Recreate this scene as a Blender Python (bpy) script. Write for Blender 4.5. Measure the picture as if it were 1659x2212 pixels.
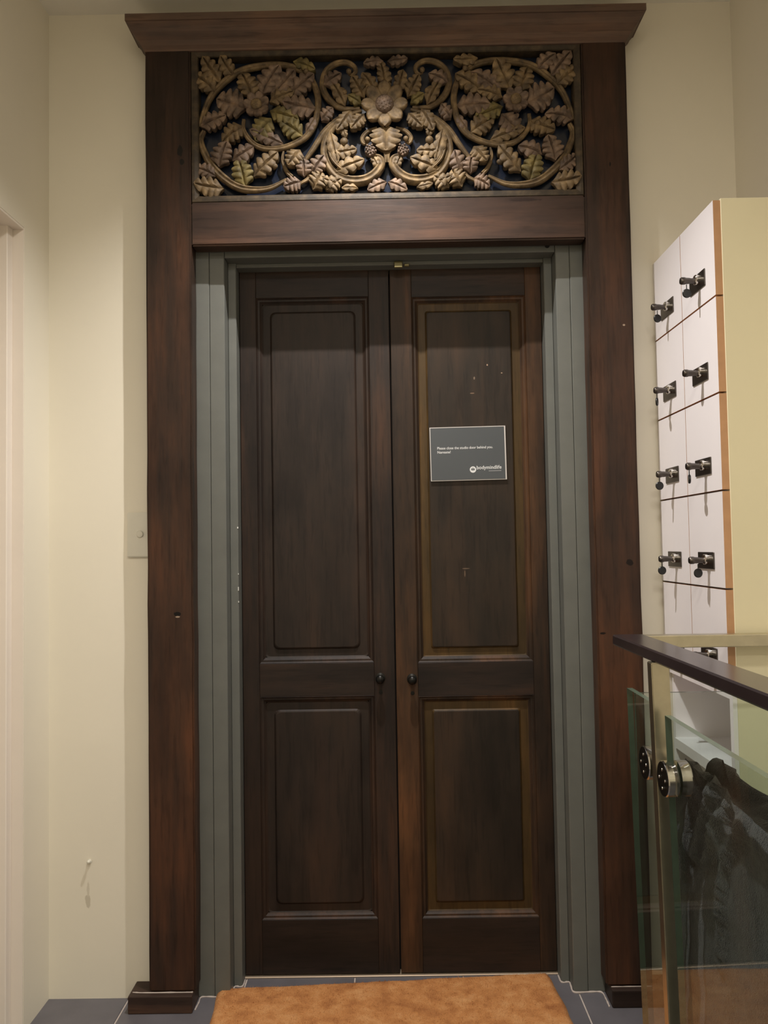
import bpy, bmesh, math, random
from mathutils import Vector, Matrix
random.seed(7)
for o in list(bpy.data.objects): bpy.data.objects.remove(o)
sc = bpy.context.scene
C = sc.collection
PI = math.pi

# ------------------------------------------------------------------ camera
F_PX, CX, CY, EYE = 1790.0, 829.5, 1106.0, 1.25
def cam_axes(vx=842.0, vy=1180.0, roll=.0165):
    y = Vector(((vx-CX)/F_PX, -(vy-CY)/F_PX, 1)).normalized()
    x = Vector((1, roll, 0)); x = (x - y*x.dot(y)).normalized()
    z = y.cross(x)
    if z.y < 0: z = -z
    return x, y, z                      # world axes seen in camera space (right, up, forward)
AX, AY, AZ = cam_axes()
def U(px, py, Y):                       # photo pixel -> (X, Z) on the plane at depth Y
    d = Vector(((px-CX)/F_PX, -(py-CY)/F_PX, 1))
    w = Vector((AX.dot(d), AY.dot(d), AZ.dot(d))); w *= Y/w.y
    return w.x, w.z+EYE
cd = bpy.data.cameras.new('camera'); cam = bpy.data.objects.new('camera', cd); C.objects.link(cam)
cd.sensor_fit = 'VERTICAL'; cd.sensor_height = 36; cd.lens = 36*F_PX/2212; cd.clip_start = .02
R = Matrix(((AX.x, AX.y, -AX.z), (AY.x, AY.y, -AY.z), (AZ.x, AZ.y, -AZ.z)))
cam.matrix_world = Matrix.Translation((0, 0, EYE)) @ R.to_4x4()
sc.camera = cam

# ------------------------------------------------------------------ light, exposure
W = bpy.data.worlds.new('world'); sc.world = W; W.use_nodes = True
W.node_tree.nodes['Background'].inputs[0].default_value = (1, .9, .78, 1)
W.node_tree.nodes['Background'].inputs[1].default_value = .02
sc.view_settings.view_transform = 'Standard'; sc.view_settings.look = 'None'
sc.view_settings.gamma = 1; sc.view_settings.use_curve_mapping = False
sc.view_settings.exposure = 0.27
# a recessed downlight in front of the doors and added opal fill lamps out of view (fixtures further down)
SPOT_W, SPOT_DEG, SPOT_BLEND = 125.0, 118, 1.0
FILL = [((.0, .1), 17.0), ((0, -1.5), 24.0)]
SPOT_POS = (-.04, 1.875)
SPOT_COL, FILL_COL = (1, .965, .93), (1, .94, .83)
LAMP_COL = SPOT_COL
CEIL = 2.824

# ------------------------------------------------------------------ helpers
WORLD = {}
def tag(o, label=None, cat=None, group=None, kind=None):
    if label: o['label'] = label
    if cat: o['category'] = cat
    if group: o['group'] = group
    if kind: o['kind'] = kind
    return o
def place(o, parent, loc):
    loc = Vector(loc); WORLD[o.name] = loc
    if parent: o.parent = parent; o.location = loc - WORLD[parent.name]
    else: o.location = loc
def empty(name, loc, label, cat, group=None, kind=None):
    o = bpy.data.objects.new(name, None); C.objects.link(o); o.empty_display_size = .1
    place(o, None, loc); return tag(o, label, cat, group, kind)
def obj(name, me, mats, parent=None, loc=(0, 0, 0)):
    o = bpy.data.objects.new(name, me); C.objects.link(o)
    if not isinstance(mats, (list, tuple)): mats = [mats]
    if len(me.materials) == 0:
        for m in mats: me.materials.append(m)
    place(o, parent, loc); return o
def mesh(bm, name='m', smooth=False, ang=None):
    bmesh.ops.recalc_face_normals(bm, faces=bm.faces)
    me = bpy.data.meshes.new(name); bm.to_mesh(me); bm.free()
    if smooth:
        for p in me.polygons: p.use_smooth = True
        if ang:
            me.set_sharp_from_angle(angle=math.radians(ang))
    return me
def bx(bm, x0, x1, y0, y1, z0, z1, mat=0):
    v = [bm.verts.new((x, y, z)) for x in (x0, x1) for y in (y0, y1) for z in (z0, z1)]
    fs = []
    for i in ((0,1,3,2), (4,6,7,5), (0,4,5,1), (2,3,7,6), (0,2,6,4), (1,5,7,3)):
        f = bm.faces.new([v[k] for k in i]); f.material_index = mat; fs.append(f)
    return v, fs
def boxmesh(*boxes, bevel=0, seg=1):
    bm = bmesh.new()
    for b in boxes: bx(bm, *b)
    if bevel: bmesh.ops.bevel(bm, geom=bm.edges[:], offset=bevel, segments=seg, affect='EDGES', profile=.5)
    return mesh(bm)
def box(name, mat, parent, x0, x1, y0, y1, z0, z1, bevel=0, seg=1):
    c = Vector(((x0+x1)/2, (y0+y1)/2, z0))
    return obj(name, boxmesh((x0-c.x, x1-c.x, y0-c.y, y1-c.y, 0, z1-z0), bevel=bevel, seg=seg), mat, parent, c)
def lathe(bm, prof, origin, axis, n=20, mat=0):     # prof: (radius, along)
    a = Vector(axis).normalized(); t = a.orthogonal().normalized(); b = a.cross(t)
    rings = []
    for r, h in prof:
        if r < 1e-6: rings.append([bm.verts.new(Vector(origin)+a*h)])
        else: rings.append([bm.verts.new(Vector(origin)+a*h+(t*math.cos(2*PI*k/n)+b*math.sin(2*PI*k/n))*r) for k in range(n)])
    for p, q in zip(rings, rings[1:]):
        for k in range(n):
            k2 = (k+1) % n
            if len(p) == 1 and len(q) == 1: continue
            if len(p) == 1: f = bm.faces.new((p[0], q[k], q[k2]))
            elif len(q) == 1: f = bm.faces.new((p[k], q[0], p[k2]))
            else: f = bm.faces.new((p[k], q[k], q[k2], p[k2]))
            f.material_index = mat
def catmull(pts, n=8):
    P = [pts[0]*2-pts[1]] + pts + [pts[-1]*2-pts[-2]]
    out = []
    for i in range(1, len(P)-2):
        for k in range(n):
            t = k/n
            a, b, c, d = P[i-1], P[i], P[i+1], P[i+2]
            out.append(.5*((2*b)+(c-a)*t+(2*a-5*b+4*c-d)*t*t+(3*b-a-3*c+d)*t**3))
    out.append(pts[-1]); return out
def sweep(bm, pts, rads, sec, up=Vector((0, 1, 0))):
    # sec: list of (side, depth) unit section; depth runs along +Y
    n = len(pts); rings = []
    for i, p in enumerate(pts):
        d = (pts[min(i+1, n-1)]-pts[max(i-1, 0)]).normalized()
        s = d.cross(up).normalized(); w = s.cross(d).normalized()
        rings.append([bm.verts.new(p+s*a*rads[i]+w*b*rads[i]) for a, b in sec])
    m = len(sec)
    for p, q in zip(rings, rings[1:]):
        for k in range(m): bm.faces.new((p[k], p[(k+1) % m], q[(k+1) % m], q[k]))
    bm.faces.new(rings[0]); bm.faces.new(rings[-1][::-1])
CIRC = lambda n: [(math.cos(2*PI*k/n), math.sin(2*PI*k/n)) for k in range(n)]

# ------------------------------------------------------------------ materials
def lin(c): return tuple((v/12.92 if v <= .04045 else ((v+.055)/1.055)**2.4) for v in [x/255 for x in c])
def newmat(name):
    m = bpy.data.materials.new(name); m.use_nodes = True
    nt = m.node_tree; return m, nt, nt.nodes['Principled BSDF']
def N(nt, t, **kw):
    n = nt.nodes.new(t)
    for k, v in kw.items(): setattr(n, k, v)
    return n
def ramp(nt, fac, stops):
    r = N(nt, 'ShaderNodeValToRGB'); e = r.color_ramp.elements
    e[0].position, e[0].color = stops[0][0], (*stops[0][1], 1)
    e[1].position, e[1].color = stops[-1][0], (*stops[-1][1], 1)
    for p, c in stops[1:-1]:
        k = e.new(p); k.color = (*c, 1)
    nt.links.new(fac, r.inputs[0]); return r
def noise(nt, vec, scale, detail=4, rough=.55):
    n = N(nt, 'ShaderNodeTexNoise'); n.inputs['Scale'].default_value = scale
    n.inputs['Detail'].default_value = detail; n.inputs['Roughness'].default_value = rough
    nt.links.new(vec, n.inputs['Vector']); return n
def coords(nt, scale=(1, 1, 1), loc=(0, 0, 0)):
    g = N(nt, 'ShaderNodeNewGeometry'); m = N(nt, 'ShaderNodeMapping')
    m.inputs['Scale'].default_value = scale; m.inputs['Location'].default_value = loc
    nt.links.new(g.outputs['Position'], m.inputs['Vector']); return m.outputs[0]
def bump(nt, b, h, strength, dist=.002):
    k = N(nt, 'ShaderNodeBump'); k.inputs['Strength'].default_value = strength; k.inputs['Distance'].default_value = dist
    nt.links.new(h, k.inputs['Height']); nt.links.new(k.outputs[0], b.inputs['Normal'])
def add_spots(nt, col, spots):
    if not spots: return col
    geo = N(nt, 'ShaderNodeNewGeometry')
    wob = noise(nt, coords(nt, (60, 60, 60)), 1, 2)
    for (x, z, rx, rz, c) in spots:
        sp = N(nt, 'ShaderNodeMapping', vector_type='POINT')
        sp.inputs['Location'].default_value = (-x/rx, 0, -z/rz); sp.inputs['Scale'].default_value = (1/rx, 0, 1/rz)
        nt.links.new(geo.outputs['Position'], sp.inputs['Vector'])
        ln = N(nt, 'ShaderNodeVectorMath', operation='LENGTH'); nt.links.new(sp.outputs[0], ln.inputs[0])
        ad = N(nt, 'ShaderNodeMath', operation='MULTIPLY_ADD'); ad.inputs[1].default_value = 1.2
        nt.links.new(wob.outputs[0], ad.inputs[0]); nt.links.new(ln.outputs['Value'], ad.inputs[2])
        rr = ramp(nt, ad.outputs[0], [(.0, (1, 1, 1)), (.98, (1, 1, 1)), (1.0, (0, 0, 0))])
        rr.color_ramp.elements[1].position = .8
        sub = N(nt, 'ShaderNodeMath', operation='SUBTRACT'); sub.inputs[1].default_value = .6
        nt.links.new(ad.outputs[0], sub.inputs[0]); nt.links.new(sub.outputs[0], rr.inputs[0])
        q = N(nt, 'ShaderNodeMix', data_type='RGBA'); nt.links.new(rr.outputs[0], q.inputs[0])
        nt.links.new(col, q.inputs[6]); q.inputs[7].default_value = (*lin(c), 1); col = q.outputs[2]
    return col
def plain(name, rgb, rough=.5, metal=0, var=.06, scale=9, bmp=.05, bscale=220, spots=(), spec=.5):
    m, nt, b = newmat(name); c = lin(rgb)
    v = coords(nt); n = noise(nt, v, scale)
    lo = tuple(x*(1-var) for x in c); hi = tuple(min(1, x*(1+var)) for x in c)
    r = ramp(nt, n.outputs[0], [(.3, lo), (.7, hi)])
    nt.links.new(add_spots(nt, r.outputs[0], spots), b.inputs['Base Color'])
    b.inputs['Specular IOR Level'].default_value = spec
    b.inputs['Roughness'].default_value = rough; b.inputs['Metallic'].default_value = metal
    if bmp:
        n2 = noise(nt, v, bscale, 3); bump(nt, b, n2.outputs[0], bmp, .001)
    return m
def wood(name, cols, along='z', rough=.42, spots=(), marks=(), bmp=.25, seed=0):
    m, nt, b = newmat(name)
    s = (16, 16, 1.3) if along == 'z' else (1.3, 16, 16)
    v = coords(nt, s, (seed*3.1, 0, seed*1.7)); v2 = coords(nt, tuple(x*.35 for x in s), (seed, seed*2.3, 0)); v3 = coords(nt, tuple(x*6 for x in s))
    g = noise(nt, v, 1.0, 6, .65); big = noise(nt, v2, 1.0, 3, .5); fine = noise(nt, v3, 1, 3, .6)
    mx = N(nt, 'ShaderNodeMath', operation='MULTIPLY_ADD'); mx.inputs[1].default_value = .55
    nt.links.new(g.outputs[0], mx.inputs[0])
    k = N(nt, 'ShaderNodeMath', operation='MULTIPLY'); k.inputs[1].default_value = .5
    nt.links.new(big.outputs[0], k.inputs[0]); nt.links.new(k.outputs[0], mx.inputs[2])
    r = ramp(nt, mx.outputs[0], [(.34, lin(cols[0])), (.52, lin(cols[1])), (.70, lin(cols[2]))])
    col = r.outputs[0]
    # broad worn and stained patches
    bl_ = noise(nt, coords(nt, (7, 7, 3.2) if along == 'z' else (3.2, 7, 7), (seed*5.3, 0, seed)), 1, 4, .6)
    br = ramp(nt, bl_.outputs[0], [(.30, (.55, .54, .56)), (.5, (1, 1, 1)), (.72, (1.5, 1.32, 1.15))])
    bm_ = N(nt, 'ShaderNodeMix', data_type='RGBA', blend_type='MULTIPLY'); bm_.inputs[0].default_value = .85
    nt.links.new(col, bm_.inputs[6]); nt.links.new(br.outputs[0], bm_.inputs[7]); col = bm_.outputs[2]
    # fine dark pores
    pr = ramp(nt, fine.outputs[0], [(.36, (.55, .55, .55)), (.46, (1, 1, 1))])
    mm = N(nt, 'ShaderNodeMix', data_type='RGBA', blend_type='MULTIPLY'); mm.inputs[0].default_value = .55
    nt.links.new(col, mm.inputs[6]); nt.links.new(pr.outputs[0], mm.inputs[7]); col = mm.outputs[2]
    # knots / nail holes / scratches: (x, z, rx, rz, colour)
    col = add_spots(nt, col, spots)
    nt.links.new(col, b.inputs['Base Color'])
    b.inputs['Roughness'].default_value = rough; b.inputs['Specular IOR Level'].default_value = .22
    bump(nt, b, fine.outputs[0], bmp, .0012)
    return m
M = {}
M['wall'] = plain('cream_wall_paint', (226, 219, 202), .6, var=.02, scale=3, bmp=.06, bscale=300)
M['wall_r'] = plain('cream_side_panel_paint', (222, 213, 182), .55, var=.02, scale=3)
M['wall_b'] = plain('cream_wall_paint_with_spots', (226, 219, 202), .6, var=.02, scale=3, bmp=.06, bscale=300,
    spots=[(-.8650, .268, .0085, .020, (196, 188, 170)), (-.8640, .300, .0045, .022, (208, 200, 182))])  # two faintly darker ellipses below the peg
M['ceil'] = plain('off_white_ceiling_paint', (238, 234, 224), .7, var=.02)
M['white_paint'] = plain('white_gloss_paint', (230, 220, 208), .4, var=.015)
M['grey'] = plain('grey_jamb_paint', (95, 96, 91), .5, var=.07, scale=14, bmp=.12, bscale=90)
M['grey_chip'] = plain('exposed_pale_primer', (205, 205, 200), .6)
post_spots = [(-.593, 1.072, .011, .007, (14, 10, 8)), (-.592, 1.064, .007, .0025, (150, 130, 112)), (-.577, 2.385, .008, .02, (22, 18, 16)),
              (-.572, 2.35, .007, .008, (22, 18, 16)), (.641, 2.319, .0022, .006, (18, 14, 12)), (.667, 1.859, .0035, .003, (150, 130, 112)),
              (.664, 1.194, .012, .01, (24, 16, 12)), (.585, 1.0, .01, .004, (28, 18, 13))]
FR = [(35, 27, 22), (49, 36, 29), (80, 52, 36)]
M['frame_v'] = wood('dark_frame_timber_upright', FR, 'z', .42, post_spots)
M['frame_h'] = wood('dark_frame_timber_crosswise', [(38, 29, 25), (54, 41, 35), (82, 60, 48)], 'x', .45, [(.40, 2.222, .05, .004, (40, 28, 24))], seed=3)
M['cornice'] = wood('hazed_cornice_timber', [(64, 53, 48), (86, 71, 63), (106, 84, 70)], 'x', .5, seed=5)  # timber tones greyed and lightened to carry the flare haze
DR = [(28, 22, 19), (41, 32, 27), (68, 47, 34)]
M['door_v'] = wood('old_door_timber_upright', DR, 'z', .52, seed=1)
M['door_h'] = wood('old_door_timber_crosswise', DR, 'x', .52, seed=2)
M['door_panel'] = wood('old_door_panel_timber', [(29, 23, 20), (41, 33, 28), (55, 41, 33)], 'z', .52, seed=4)
M['door2_v'] = wood('worn_door_timber_upright', [(29, 23, 19), (46, 34, 25), (84, 57, 36)], 'z', .52, seed=6)
M['door2_panel'] = wood('worn_door_panel_timber', [(30, 25, 20), (42, 34, 27), (57, 43, 32)], 'z', .52, seed=8,
    spots=[(.262, 1.75, .003, .006, (110, 95, 80)), (.302, 1.79, .0025, .003, (150, 125, 105)), (.345, 1.765, .003, .002, (140, 120, 100)), (.255, 1.705, .007, .002, (110, 90, 72)), (.228, 1.18, .012, .002, (96, 80, 66)), (.222, 1.165, .002, .01, (90, 74, 60))])
M['door2_band'] = wood('honey_brown_fielding', [(50, 38, 21), (70, 53, 28), (100, 74, 42)], 'z', .5, seed=9)
M['dark_metal'] = plain('blackened_door_metal', (26, 25, 23), .35, .6, var=.2, scale=40)
M['brass'] = plain('dull_brass_latch', (120, 112, 80), .35, .8)
M['steel'] = plain('polished_lock_steel', (92, 86, 82), .36, 1, var=.1, scale=40, bmp=0)
M['chrome'] = plain('chrome', (200, 195, 188), .12, 1, var=.03, bmp=0)
M['rail_metal'] = plain('brushed_champagne_metal', (196, 188, 166), .3, 1, var=.08, scale=30)
M['black'] = plain('black_plastic_tag', (22, 22, 22), .35, bmp=0)
M['rail_dark'] = plain('dark_lacquered_handrail', (44, 36, 38), .22, var=.12, scale=20, bmp=.02)
M['locker'] = plain('white_laminate', (236, 230, 232), .35, var=.01, bmp=0)
M['edge'] = plain('tan_door_edging', (186, 142, 104), .5, var=.08, scale=30)
M['plate_grey'] = plain('switch_plastic', (216, 212, 198), .4, bmp=0)
M['tile'] = plain('dark_grey_floor_tile', (92, 89, 93), .45, var=.1, scale=12, bmp=.15, bscale=160)
M['grout'] = plain('pale_grout', (176, 164, 156), .8, var=.1, scale=40)
M['thresh'] = plain('pale_metal_threshold', (190, 170, 148), .35, .5)
M['void'] = plain('dark_gap', (14, 11, 10), .9, bmp=0)
M['sign'] = plain('charcoal_sign_print', (64, 68, 72), .4, var=.02, bmp=0)
M['sign_edge'] = plain('clear_acrylic_edge', (190, 184, 180), .3, bmp=0)
M['ink'] = plain('white_sign_ink', (205, 205, 205), .5, bmp=0)
M['ink_grey'] = plain('grey_sign_ink', (150, 150, 152), .5, bmp=0)
M['back_panel'] = plain('dark_glass_behind_carving', (30, 36, 50), .18, var=.25, scale=14, bmp=0)
M['lamp_trim'] = plain('white_lamp_trim', (230, 228, 222), .4)
def mat_gilt(name, a, b_, c, seed):
    m, nt, b = newmat(name); v = coords(nt, (1, 1, 1), (seed, seed*.7, 0))
    n = noise(nt, v, 38, 5, .6); n2 = noise(nt, v, 420, 3)
    r = ramp(nt, n.outputs[0], [(.32, lin(a)), (.5, lin(b_)), (.70, lin(c))])
    nt.links.new(r.outputs[0], b.inputs['Base Color'])
    b.inputs['Roughness'].default_value = .6; b.inputs['Metallic'].default_value = .08; b.inputs['Specular IOR Level'].default_value = .3
    bump(nt, b, n2.outputs[0], .3, .0012); return m
GILT = [mat_gilt('aged_gilt', (74, 61, 45), (106, 88, 64), (140, 117, 84), 0),
        mat_gilt('rosy_aged_gilt', (74, 61, 51), (106, 88, 74), (138, 114, 93), 4),
        mat_gilt('greenish_aged_gilt', (72, 64, 41), (104, 92, 57), (135, 119, 74), 9)]
M['border'] = mat_gilt('aged_gilt_border', (44, 37, 28), (60, 50, 37), (80, 66, 48), 13)
def mat_coir():
    m, nt, b = newmat('orange_brown_coir'); v = coords(nt)
    n = noise(nt, v, 22, 5, .6); n2 = noise(nt, v, 300, 3, .7)
    r = ramp(nt, n.outputs[0], [(.3, lin((160, 100, 52))), (.5, lin((188, 127, 72))), (.72, lin((206, 151, 97)))])
    d = ramp(nt, n2.outputs[0], [(.3, (.6, .6, .6)), (.6, (1.08, 1.08, 1.08))])
    k = N(nt, 'ShaderNodeMix', data_type='RGBA', blend_type='MULTIPLY'); k.inputs[0].default_value = .6
    nt.links.new(r.outputs[0], k.inputs[6]); nt.links.new(d.outputs[0], k.inputs[7])
    nt.links.new(k.outputs[2], b.inputs['Base Color']); b.inputs['Roughness'].default_value = .9
    bump(nt, b, n2.outputs[0], .7, .004); return m
M['coir'] = mat_coir()
def mat_fabric():
    m, nt, b = newmat('charcoal_woven_fabric'); v = coords(nt, (60, 60, 700))
    n = noise(nt, v, 1, 3, .7); n2 = noise(nt, coords(nt), 500, 2)
    r = ramp(nt, n.outputs[0], [(.35, lin((17, 19, 21))), (.55, lin((31, 33, 36))), (.75, lin((66, 70, 77)))])
    nt.links.new(r.outputs[0], b.inputs['Base Color']); b.inputs['Roughness'].default_value = .6
    b.inputs['Sheen Weight'].default_value = .3
    n3 = noise(nt, coords(nt), 55, 4, .65); ad = N(nt, 'ShaderNodeMath', operation='ADD'); nt.links.new(n2.outputs[0], ad.inputs[0]); nt.links.new(n3.outputs[0], ad.inputs[1])
    bump(nt, b, ad.outputs[0], .7, .006); return m
M['fabric'] = mat_fabric()
def mat_glass():
    m, nt, b = newmat('clear_toughened_glass'); nt.nodes.remove(b)
    out = nt.nodes['Material Output']
    lw = N(nt, 'ShaderNodeLayerWeight'); lw.inputs[0].default_value = .5
    p = N(nt, 'ShaderNodeMath', operation='POWER'); p.inputs[1].default_value = 5
    nt.links.new(lw.outputs['Facing'], p.inputs[0])
    s = N(nt, 'ShaderNodeMath', operation='MULTIPLY_ADD'); s.inputs[1].default_value = .96; s.inputs[2].default_value = .04
    nt.links.new(p.outputs[0], s.inputs[0])
    t = N(nt, 'ShaderNodeBsdfTransparent'); t.inputs[0].default_value = (.93, .965, .95, 1)
    g = N(nt, 'ShaderNodeBsdfGlossy'); g.inputs['Roughness'].default_value = .0
    mx = N(nt, 'ShaderNodeMixShader'); nt.links.new(s.outputs[0], mx.inputs[0])
    nt.links.new(t.outputs[0], mx.inputs[1]); nt.links.new(g.outputs[0], mx.inputs[2])
    nt.links.new(mx.outputs[0], out.inputs[0]); return m
M['glass'] = mat_glass()
M['glass_edge'] = plain('green_glass_edge', (76, 92, 78), .22, var=.08, scale=30, bmp=0)
def mat_emit(col, s):
    m, nt, b = newmat('lit_lamp_lens'); b.inputs['Emission Color'].default_value = (*col, 1); b.inputs['Emission Strength'].default_value = s
    return m
M['lens'] = mat_emit(LAMP_COL, 8)

# ------------------------------------------------------------------ the room
XL, XR, YB = -.975, 1.02, -2.4          # side walls, wall behind the viewer
NIB, NICHE = 2.366, 2.64                 # camera-facing wall piers, back of the door niche
NXL, NXR = -.767, .80                    # pier corners
Z_SOF, Y_ARR = 2.128, 2.2046             # side doorway: head height, far arris
# floor: slab of grout with real tiles on top
fl = box('floor', M['grout'], None, XL-.3, XR+.05, YB, NICHE, -.06, -.002)
tag(fl, 'dark grey tiled floor with pale grout joints', 'floor', kind='structure')
TX = [-.75+.314*k for k in range(-2, 7)]; TY = [2.465-.0, 2.05, 1.45, .85, .25, -.35, -.95, -1.55, -2.15, -2.6]
tile_cache = {}
for i in range(len(TX)-1):
    for j in range(len(TY)-1):
        x0, x1 = max(TX[i], XL-.3)+.002, min(TX[i+1], XR+.05)-.002
        y1, y0 = TY[j]-.002, max(TY[j+1], YB)+.002
        if x1-x0 < .02 or y1-y0 < .02: continue
        key = (round(x1-x0, 3), round(y1-y0, 3))
        if key not in tile_cache:
            tile_cache[key] = boxmesh((-key[0]/2, key[0]/2, -key[1]/2, key[1]/2, 0, .012), bevel=.0015)
        obj('tile', tile_cache[key], M['tile'], fl, ((x0+x1)/2, (y0+y1)/2, -.012))
cl = box('ceiling', M['ceil'], None, XL-.3, XR+.05, YB, NICHE, CEIL, CEIL+.08)
tag(cl, 'plain off-white ceiling above the carved door', 'ceiling', kind='structure')
# left wall with a doorway close to the camera
wl = obj('wall_left', boxmesh((XL-.15, XL, Y_ARR, NICHE, 0, CEIL), (XL-.15, XL, YB, 1.25, 0, CEIL), (XL-.15, XL, 1.25, Y_ARR, Z_SOF, CEIL)), M['wall'])
tag(wl, 'cream side wall with a doorway, left of the carved door', 'wall', kind='structure')
wr = box('wall_right', M['wall'], None, XR, XR+.1, YB, NICHE, 0, CEIL)
tag(wr, 'cream side wall behind the white lockers', 'wall', kind='structure')
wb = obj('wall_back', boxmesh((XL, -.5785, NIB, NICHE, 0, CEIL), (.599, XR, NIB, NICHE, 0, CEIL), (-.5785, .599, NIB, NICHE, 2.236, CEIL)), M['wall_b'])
tag(wb, 'cream wall surrounding the carved door frame', 'wall', kind='structure')
wf = box('wall_front', M['wall'], None, XL-.3, XR+.1, YB-.1, YB, 0, CEIL)
tag(wf, 'cream wall behind the viewer, opposite the carved door', 'wall', kind='structure')
# white lining, stop and leaf of the side doorway
t = empty('trim_1', (XL, Y_ARR, 0), 'white lining of the doorway in the left wall', 'trim', kind='structure')
obj('jamb', boxmesh((XL-.15, XL-.001, Y_ARR-.004, Y_ARR+.004, 0, Z_SOF), (XL-.15, XL-.001, 1.246, 1.254, 0, Z_SOF)), M['white_paint'], t)
obj('door_stop', boxmesh((XL-.15, XL-.030, Y_ARR-.036, Y_ARR-.004, 0, Z_SOF), bevel=.002), M['white_paint'], t)
obj('head_lining', boxmesh((XL-.15, XL-.001, 1.254, Y_ARR-.004, Z_SOF-.006, Z_SOF+.002)), M['white_paint'], t)
d1 = box('door_1', M['white_paint'], None, XL-.19, XL-.151, 1.255, Y_ARR-.006, .005, Z_SOF-.008, bevel=.002)
tag(d1, 'white door closing the side doorway at the far left', 'door', kind='structure')

# little peg low on the left pier
px_, pz_ = U(194, 1860, NIB)
bm = bmesh.new(); lathe(bm, [(0, 0), (.006, 0), (.006, .002), (.0028, .003), (.0026, .006), (.0045, .007), (.0048, .010), (.003, .012), (0, .0125)], (0, 0, 0), (0, -1, .12), 12)
pg = obj('wall_peg', mesh(bm, smooth=True, ang=40), M['plate_grey'], None, (px_, NIB-.0015, pz_))
tag(pg, 'tiny pale peg sticking out low on the cream wall left of the frame', 'peg')
# light switch on the return beside the frame
sx, sz = U(277, 1204, NIB); sc0 = (sx+.0375, NIB, sz)
sw = empty('light_switch', sc0, 'pale light switch plate beside the dark frame, half hidden by it', 'switch')
bm = bmesh.new(); bx(bm, -.0375, .0280, -.010, 0, 0, .128); bmesh.ops.bevel(bm, geom=bm.edges[:], offset=.0025, segments=2, affect='EDGES')
obj('cover_plate', mesh(bm), M['plate_grey'], sw, sc0)
bm = bmesh.new(); lathe(bm, [(.0095, 0), (.0100, .003), (.0085, .006), (0, .007)], (0, 0, 0), (0, -1, -.15), 20)
obj('rocker', mesh(bm, smooth=True, ang=40), M['plate_grey'], sw, (sc0[0], NIB-.010, sz+.066))

# ------------------------------------------------------------------ dark timber surround
FY = 2.305
PXL0, PXL1, PXR0, PXR1 = -.676, -.5475, .568, .6945
Z_LB, Z_LT, Z_CB = 2.108, 2.234, 2.681
fr = empty('door_surround', (.01, FY, 0), 'tall dark timber surround with flared cornice framing the double doors', 'door frame')
def wobble(me, amp=.0015, f=9):
    import mathutils
    for v in me.vertices:
        n = mathutils.noise.noise(Vector(v.co)*f+Vector((v.co.z*3, 0, 0))); v.co.x += n*amp; v.co.y += n*amp*.5
def beam(name, mat, parent, x0, x1, y0, y1, z0, z1, bevel, cuts):
    bm = bmesh.new(); bx(bm, 0, x1-x0, 0, y1-y0, 0, z1-z0)
    ax = 2 if z1-z0 > x1-x0 else 0
    es = [e for e in bm.edges if abs((e.verts[0].co-e.verts[1].co)[ax]) > .01]
    bmesh.ops.subdivide_edges(bm, edges=es, cuts=cuts, use_grid_fill=True)
    ed = [e for e in bm.edges if e.is_boundary is False and abs(e.calc_face_angle(0)) > .8]
    bmesh.ops.bevel(bm, geom=ed, offset=bevel, segments=2, affect='EDGES')
    me = mesh(bm); wobble(me); return obj(name, me, mat, parent, (x0, y0, z0))
beam('post', M['frame_v'], fr, PXL0, PXL1, FY, NIB-.0005, .047, Z_CB, .005, 24)
beam('post', M['frame_v'], fr, PXR0, PXR1, FY, NIB-.0005, .047, Z_CB, .005, 24)
beam('lintel', M['frame_h'], fr, PXL1-.001, PXR0+.001, FY+.002, FY+.058, Z_LB, Z_LT, .005, 16)
box('soffit_board', M['grey'], fr, PXL1, PXR0, FY+.058, NICHE, Z_LB+.02, Z_LT)
box('plinth_block', M['frame_h'], fr, -.728, PXL1-.006, FY-.022, NIB-.0005, 0, .047, .003, 2)
box('plinth_block', M['frame_h'], fr, .578, .748, FY-.022, NIB-.0005, 0, .047, .003, 2)
# cornice: flared profile running round three sides
prof = [(0, 2.672), (.002, 2.676), (.008, 2.682), (.014, 2.692), (.022, 2.699), (.027, 2.704), (.033, 2.714), (.039, 2.7195), (.0405, 2.7215), (.044, 2.722), (.044, 2.741), (.0, 2.741)]
bm = bmesh.new(); rings = []
for o_, z in prof:
    rings.append([bm.verts.new((x, y, z)) for x, y in ((PXL0-o_*.82, NIB-.0005), (PXL0-o_*.82, FY-o_*1.5), (PXR1+o_*.92, FY-o_*1.5), (PXR1+o_*.92, NIB-.0005))])
for p, q in zip(rings, rings[1:]):
    for k in range(4): bm.faces.new((p[k], p[(k+1) % 4], q[(k+1) % 4], q[k]))
bm.faces.new(rings[0]); bm.faces.new(rings[-1][::-1])
obj('cornice', mesh(bm), M['cornice'], fr)

# grey painted inner jambs
GY, SY, DY = 2.366, 2.42, 2.467
tj = empty('trim_2', (.01, GY, 0), 'grey painted stepped jambs and head inside the dark surround', 'door jamb', kind='structure')
def board(name, x0, x1, y0, y1, z0, z1, b=.0018): return box(name, M['grey'], tj, x0, x1, y0, y1, z0, z1, b)
board('jamb_board', PXL1-.03, -.5105, GY, NICHE, 0, 2.128); board('jamb_board', -.5100, -.4668, GY+.0015, NICHE, 0, 2.128)
board('jamb_step', -.4665, -.4425, SY, NICHE, 0, 2.124)
board('jamb_board', .5335, PXR0+.03, GY, NICHE, 0, 2.128); board('jamb_board', .4925, .5330, GY+.0015, NICHE, 0, 2.128)
board('jamb_step', .468, .4922, SY, NICHE, 0, 2.124)
board('head_board', -.4665, .4922, GY+.004, NICHE-.001, 2.094, 2.127)
board('head_step', -.4425, .468, SY+.004, NICHE-.002, 2.083, 2.0945)
bm = bmesh.new(); lathe(bm, [(0, 0), (.007, 0), (.007, .002), (.004, .0025), (0, .0025)], (0, 0, 0), (0, -1, 0), 14)
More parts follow.
